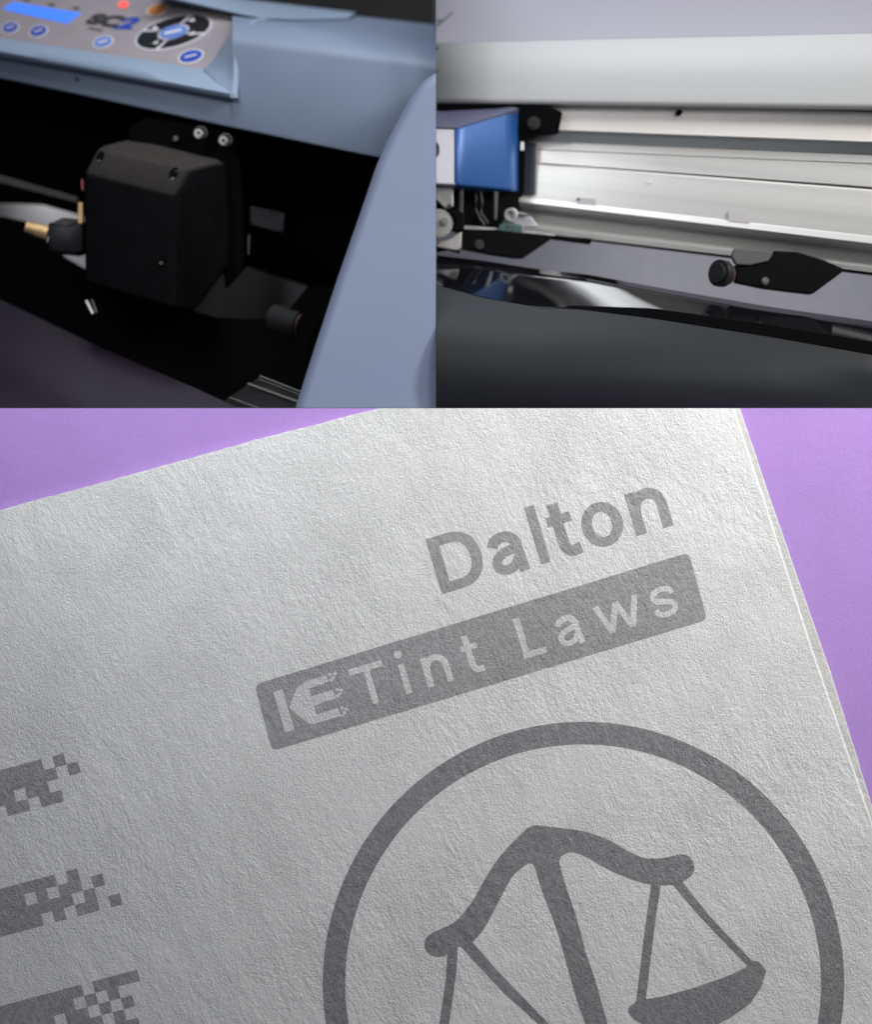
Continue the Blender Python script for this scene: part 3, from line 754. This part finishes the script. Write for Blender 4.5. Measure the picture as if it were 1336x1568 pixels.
# carriage
car = Vector((0, 1, 0))
silver = [(640, 196), (696, 196.5), (697, 282.5), (640, 279)]
cr = link('carriage', prism([(640, 196, 210), (699, 197, 210), (700, 283, 210), (640, 280, 210)], 0, (0, 150, 0), bevel=2.5), m_silver, rig)
cols = [(696, 196.5, 282.5, 209.5), (699, 196, 283, 208.5), (705, 194.6, 284, 209.5), (712, 192.4, 284.8, 214), (718, 190.4, 285.3, 218.5), (748, 180, 288.6, 241), (776, 170, 291.4, 262),
        (783, 168.4, 292.4, 269), (789, 167.6, 293.3, 278), (794, 167.6, 293.8, 290), (796, 168, 293.6, 306)]
vr = []
for f in (0, .02, .04, .5, .96, .98, 1):
    sh = {0: 3, .02: .8, .98: .8, 1: 3}.get(f, 0)
    vr.append([(x, a+(b-a)*f, Y+sh) for x, a, b, Y in cols])
cc = link('carriage_cover', bm_loft(vr, 40, (-5, 60, 0)), m_cblue, cr, smooth=True, angle=60)
link('carriage_top', bm_prism([W(640, 194, 206), W(700, 195.5, 206), W(795, 166.5, 270), W(775, 160, 330), W(690, 160, 400), W(640, 160, 400)], (0, 8, -5), bevel=1), mat('purple_grey_top', (.10, .10, .16), .35, spec=.5), cr)
link('carriage_hole', prism(ell(667, 229.5, 6.5, 12), 208.5, (0, 8, 0)), mat('deep_navy', (.003, .004, .02), .5), cr)

# black back plate widened for a dark reflection; plate for the beam's shade band
link('carriage_back_reflection', prism([(640, 158), (797, 160), (842, 162), (862, 172), (856, 204), (826, 207), (806, 212), (803, 298), (770, 320), (640, 300)], lambda x: gf(x)+10, (0, 18, 0), bevel=2), m_blk, rig)
link('back_knob', bm_cyl(W(818, 188, 268), 11, 20, (0, 1, 0), bevel=3), mat('dull_black', (.004, .004, .0045), .35, spec=.2), rig, smooth=True, angle=50)
link('back_tab', prism([(798, 217), (803, 218), (803, 231), (797, 230)], 284, (0, 8, 0), bevel=1), mat('white_tab', (.5, .5, .5), .5), rig)
link('beam_shade_band', prism([(803, 216), (822, 220), (820, 298), (801, 296)], lambda x: gf(x)+34, (0, 6, 0), bevel=1), mat('beam_shade_dark', (.025, .030, .04), .4), rig)

# mechanism below the carriage
link('mechanism_back', prism([(640, 284), (794, 296), (800, 345), (770, 350), (708, 352), (640, 352)], 285, (0, 30, 0)), m_blk, rig)
m_zinc = mat('zinc', (.26, .25, .245), .4, metal=.6, var=.3, vscale=60)
link('bracket', prism([(640, 286), (694, 287), (695, 316), (684, 322), (668, 305), (640, 303)], 236, (0, 6, 0), bevel=1.5), m_zinc, rig)
link('bracket', prism([(704, 288), (710, 289), (709, 330), (703, 330)], 240, (0, 8, 0), bevel=1), m_dsteel, rig)
dk = link('disc', bm_cyl(W(672, 342, 220), 24, 10, (0, 1, 0), seg=48, bevel=2), m_zinc, rig, smooth=True, angle=50)
link('disc_hub', bm_cyl(W(681, 339, 212), 6.5, 10, (0, 1, 0), bevel=2), m_steel, dk, smooth=True, angle=50)
link('small_screw', bm_cyl(W(689, 316, 228), 4, 8, (0, 1, 0), bevel=1), m_dsteel, rig)
link('lever', prism([(686, 322), (706, 322), (712, 330), (711, 352), (704, 356), (694, 352), (698, 338)], 216, (0, 30, 0), bevel=3), m_blk, rig)
link('foot_plate', prism([(672, 370), (690, 366), (704, 352), (708, 354), (706, 380), (700, 384), (668, 378)], 228, (0, 16, 0), bevel=2), m_zinc, rig)
link('cable', tube([W(728, 290, 262), W(730, 305, 255), W(728, 320, 255), W(735, 335, 260), (W(742, 345, 264))], 2.2), mat('cable_black', (.03, .03, .032), .3), rig, smooth=True)
link('cable', tube([W(736, 291, 258), W(739, 310, 250), W(737, 326, 252), W(748, 342, 262)], 1.8), mat('cable_grey', (.06, .06, .06), .3), rig, smooth=True)
link('strut', prism([(757, 293), (763, 294), (761, 337), (757, 337)], 250, (0, 8, 0), bevel=1), m_dsteel, rig)
link('coupling', join(bm_ring(W(782, 329, 244), 11, 7, 8, (.5, 1, .2)), bm_cyl(W(782, 330, 252), 7, 5, (.5, 1, .2))), mat('grey_nylon', (.34, .34, .34), .5), rig, smooth=True, angle=50)
link('coupling_arm', tube([W(790, 326, 248), W(806, 329, 258)], 2.6), m_zinc, rig, smooth=True)
link('chrome_plate', prism([(770, 338), (790, 331), (812, 331), (825, 346), (800, 350), (770, 350)], 268, (0, 6, 0), bevel=1), mat('mottled_metal', (.25, .25, .27), .25, metal=.8, var=.5, vscale=70), rig)
link('circuit_board', prism([(765, 345), (776, 339), (800, 346), (800, 360), (786, 358), (765, 352)], 252, (0, 4, 0)), mat('green_board', (.008, .05, .04), .4, var=.5, vscale=200), rig)
for x, y in ((779, 347), (787, 349), (794, 355), (788, 355)):
    link('circuit_component', prism([(x-1.5, y-1.5), (x+1.5, y-1.5), (x+1.5, y+1.5), (x-1.5, y+1.5)], 249, (0, 4, 0)), m_dsteel, rig)
link('metal_strip', prism([(708, 345), (760, 349), (800, 352), (850, 359), (850, 363), (708, 351)], 262, (0, 8, 0), bevel=.8), m_zinc, rig)
c1_ = link('roller_clip', prism([(708, 351), (760, 352), (849, 361), (907, 365), (906, 372), (846, 364), (802, 394), (790, 394), (754, 389), (708, 380)], 250, (0, 34, 0), bevel=1.5), m_blk, rig)
link('clip_screw', join(bm_ring(W(735, 374, 247), 7.5, 5.2, 3, (0, 1, 0)), bm_cyl(W(735, 374, 247), 3.2, 3, (0, 1, 0))), m_dsteel, c1_)
link('clip_tab', prism([(668, 378), (705, 382), (704, 388), (686, 383), (668, 386)], 244, (0, 10, 0)), m_blk, rig)

# second pinch roller clip, nearer
Yc = 150
c2_ = link('roller_clip', prism([(1185, 384), (1222, 386), (1262, 398), (1296, 413), (1246, 450), (1210, 446), (1172, 441), (1129, 432), (1127, 406), (1150, 405), (1177, 400)], Yc, (0, 30, 0), bevel=2), m_blk, rig)
link('clip_bracket', prism([(1126, 380), (1186, 385), (1178, 400), (1150, 406), (1128, 405), (1121, 392)], Yc-6, (0, 14, 0), bevel=2), mat('grey_bracket', (.06, .063, .06), .6, spec=.2), c2_)
link('clip_screw', bm_cyl(W(1173, 430, Yc-6), 6, 8, (0, 1, 0), bevel=2), m_dsteel, c2_, smooth=True, angle=50)
rdr = Vector((-.75, -.6, .05)).normalized(); rc = W(1112, 420, Yc+8)
rl = link('pinch_roller', bm_cyl(rc, 22, 24, rdr, bevel=6), mat('rubber_dark', (.010, .010, .011), .5, spec=.3, var=.4, vscale=60), rig, smooth=True, angle=50)
link('roller_hub', bm_ring(rc-rdr*1*K, 17, 12, 4, -rdr), mat('brown_ring', (.06, .03, .03), .4), rl)
link('roller_axle', bm_cyl(W(1118, 420, Yc-14), 6, 22, (0, 1, 0), bevel=2.5), m_steel, rl, smooth=True, angle=50)

# glossy bed in front of the beam
m_gloss = mat('gloss_black_bed', (.004, .004, .005), .05, spec=.9, coat=0)
m_gloss.node_tree.nodes['Principled BSDF'].inputs['IOR'].default_value = 2.0
bt = [(X0, 388), (739, 399), (815, 411), (904, 421), (1000, 439), (1180, 470), (1336, 492), (X1, 514)]
bb = [(X0, 428), (739, 455), (813, 468), (886, 471), (1000, 485), (1180, 513), (1336, 540), (X1, 564)]
gb = lambda x: 200-.20*(x-668)
rows_b = [[(x, y, gb(x)+50) for x, y in bt]]
q0 = lerp_row(rows_b[0], 30); q1 = lerp_row([(x, y, gb(x)-50) for x, y in bb], 30)
rows_b = [[(a[0]+(b[0]-a[0])*t, a[1]+(b[1]-a[1])*t, a[2]+(b[2]-a[2])*t) for a, b in zip(q0, q1)] for t in (0, .25, .5, .75, .92, 1)]
link('bed', bm_loft(rows_b, 60, (0, 8, -3)), m_gloss, rig, smooth=True, angle=60)

# black strip put in for the dark reflection along the bed's front
darkb = [(800, 468.5), (886, 471), (1000, 485), (1180, 513), (1336, 540), (X1, 564)]
darkt = [(800, 467.5), (886, 467), (1000, 472), (1180, 497), (1336, 523), (X1, 546)]
link('bed_dark_reflection', bm_loft([[(x, y, gb(x)-20) for x, y in darkt], [(x, y+1, gb(x)-46) for x, y in darkt], [(x, y+2, gb(x)-54) for x, y in darkb]], 40, (0, 6, 0)), m_black, rig)

# film hanging over the front
m_film_r = mat('dark_grey_film', (.011, .0125, .0145), .5, spec=.18, var=.05, vscale=5)
rf = []
for k in range(0, 14):
    a = k/13
    rf.append([(x, y+1+ (650-y)*a, max(6, gb(x)-52-(14+.10*(1336-min(x, 1336)))*math.sin(a*2.5))) for x, y in bb])
link('vinyl_film', bm_loft(rf, 60, (0, 4, 0)), m_film_r, None, smooth=True, origin=W(1000, 600, 60),
     tag={'label': 'charcoal grey film sheet hanging from the bed of the white and aluminium plotter', 'category': 'vinyl film'})
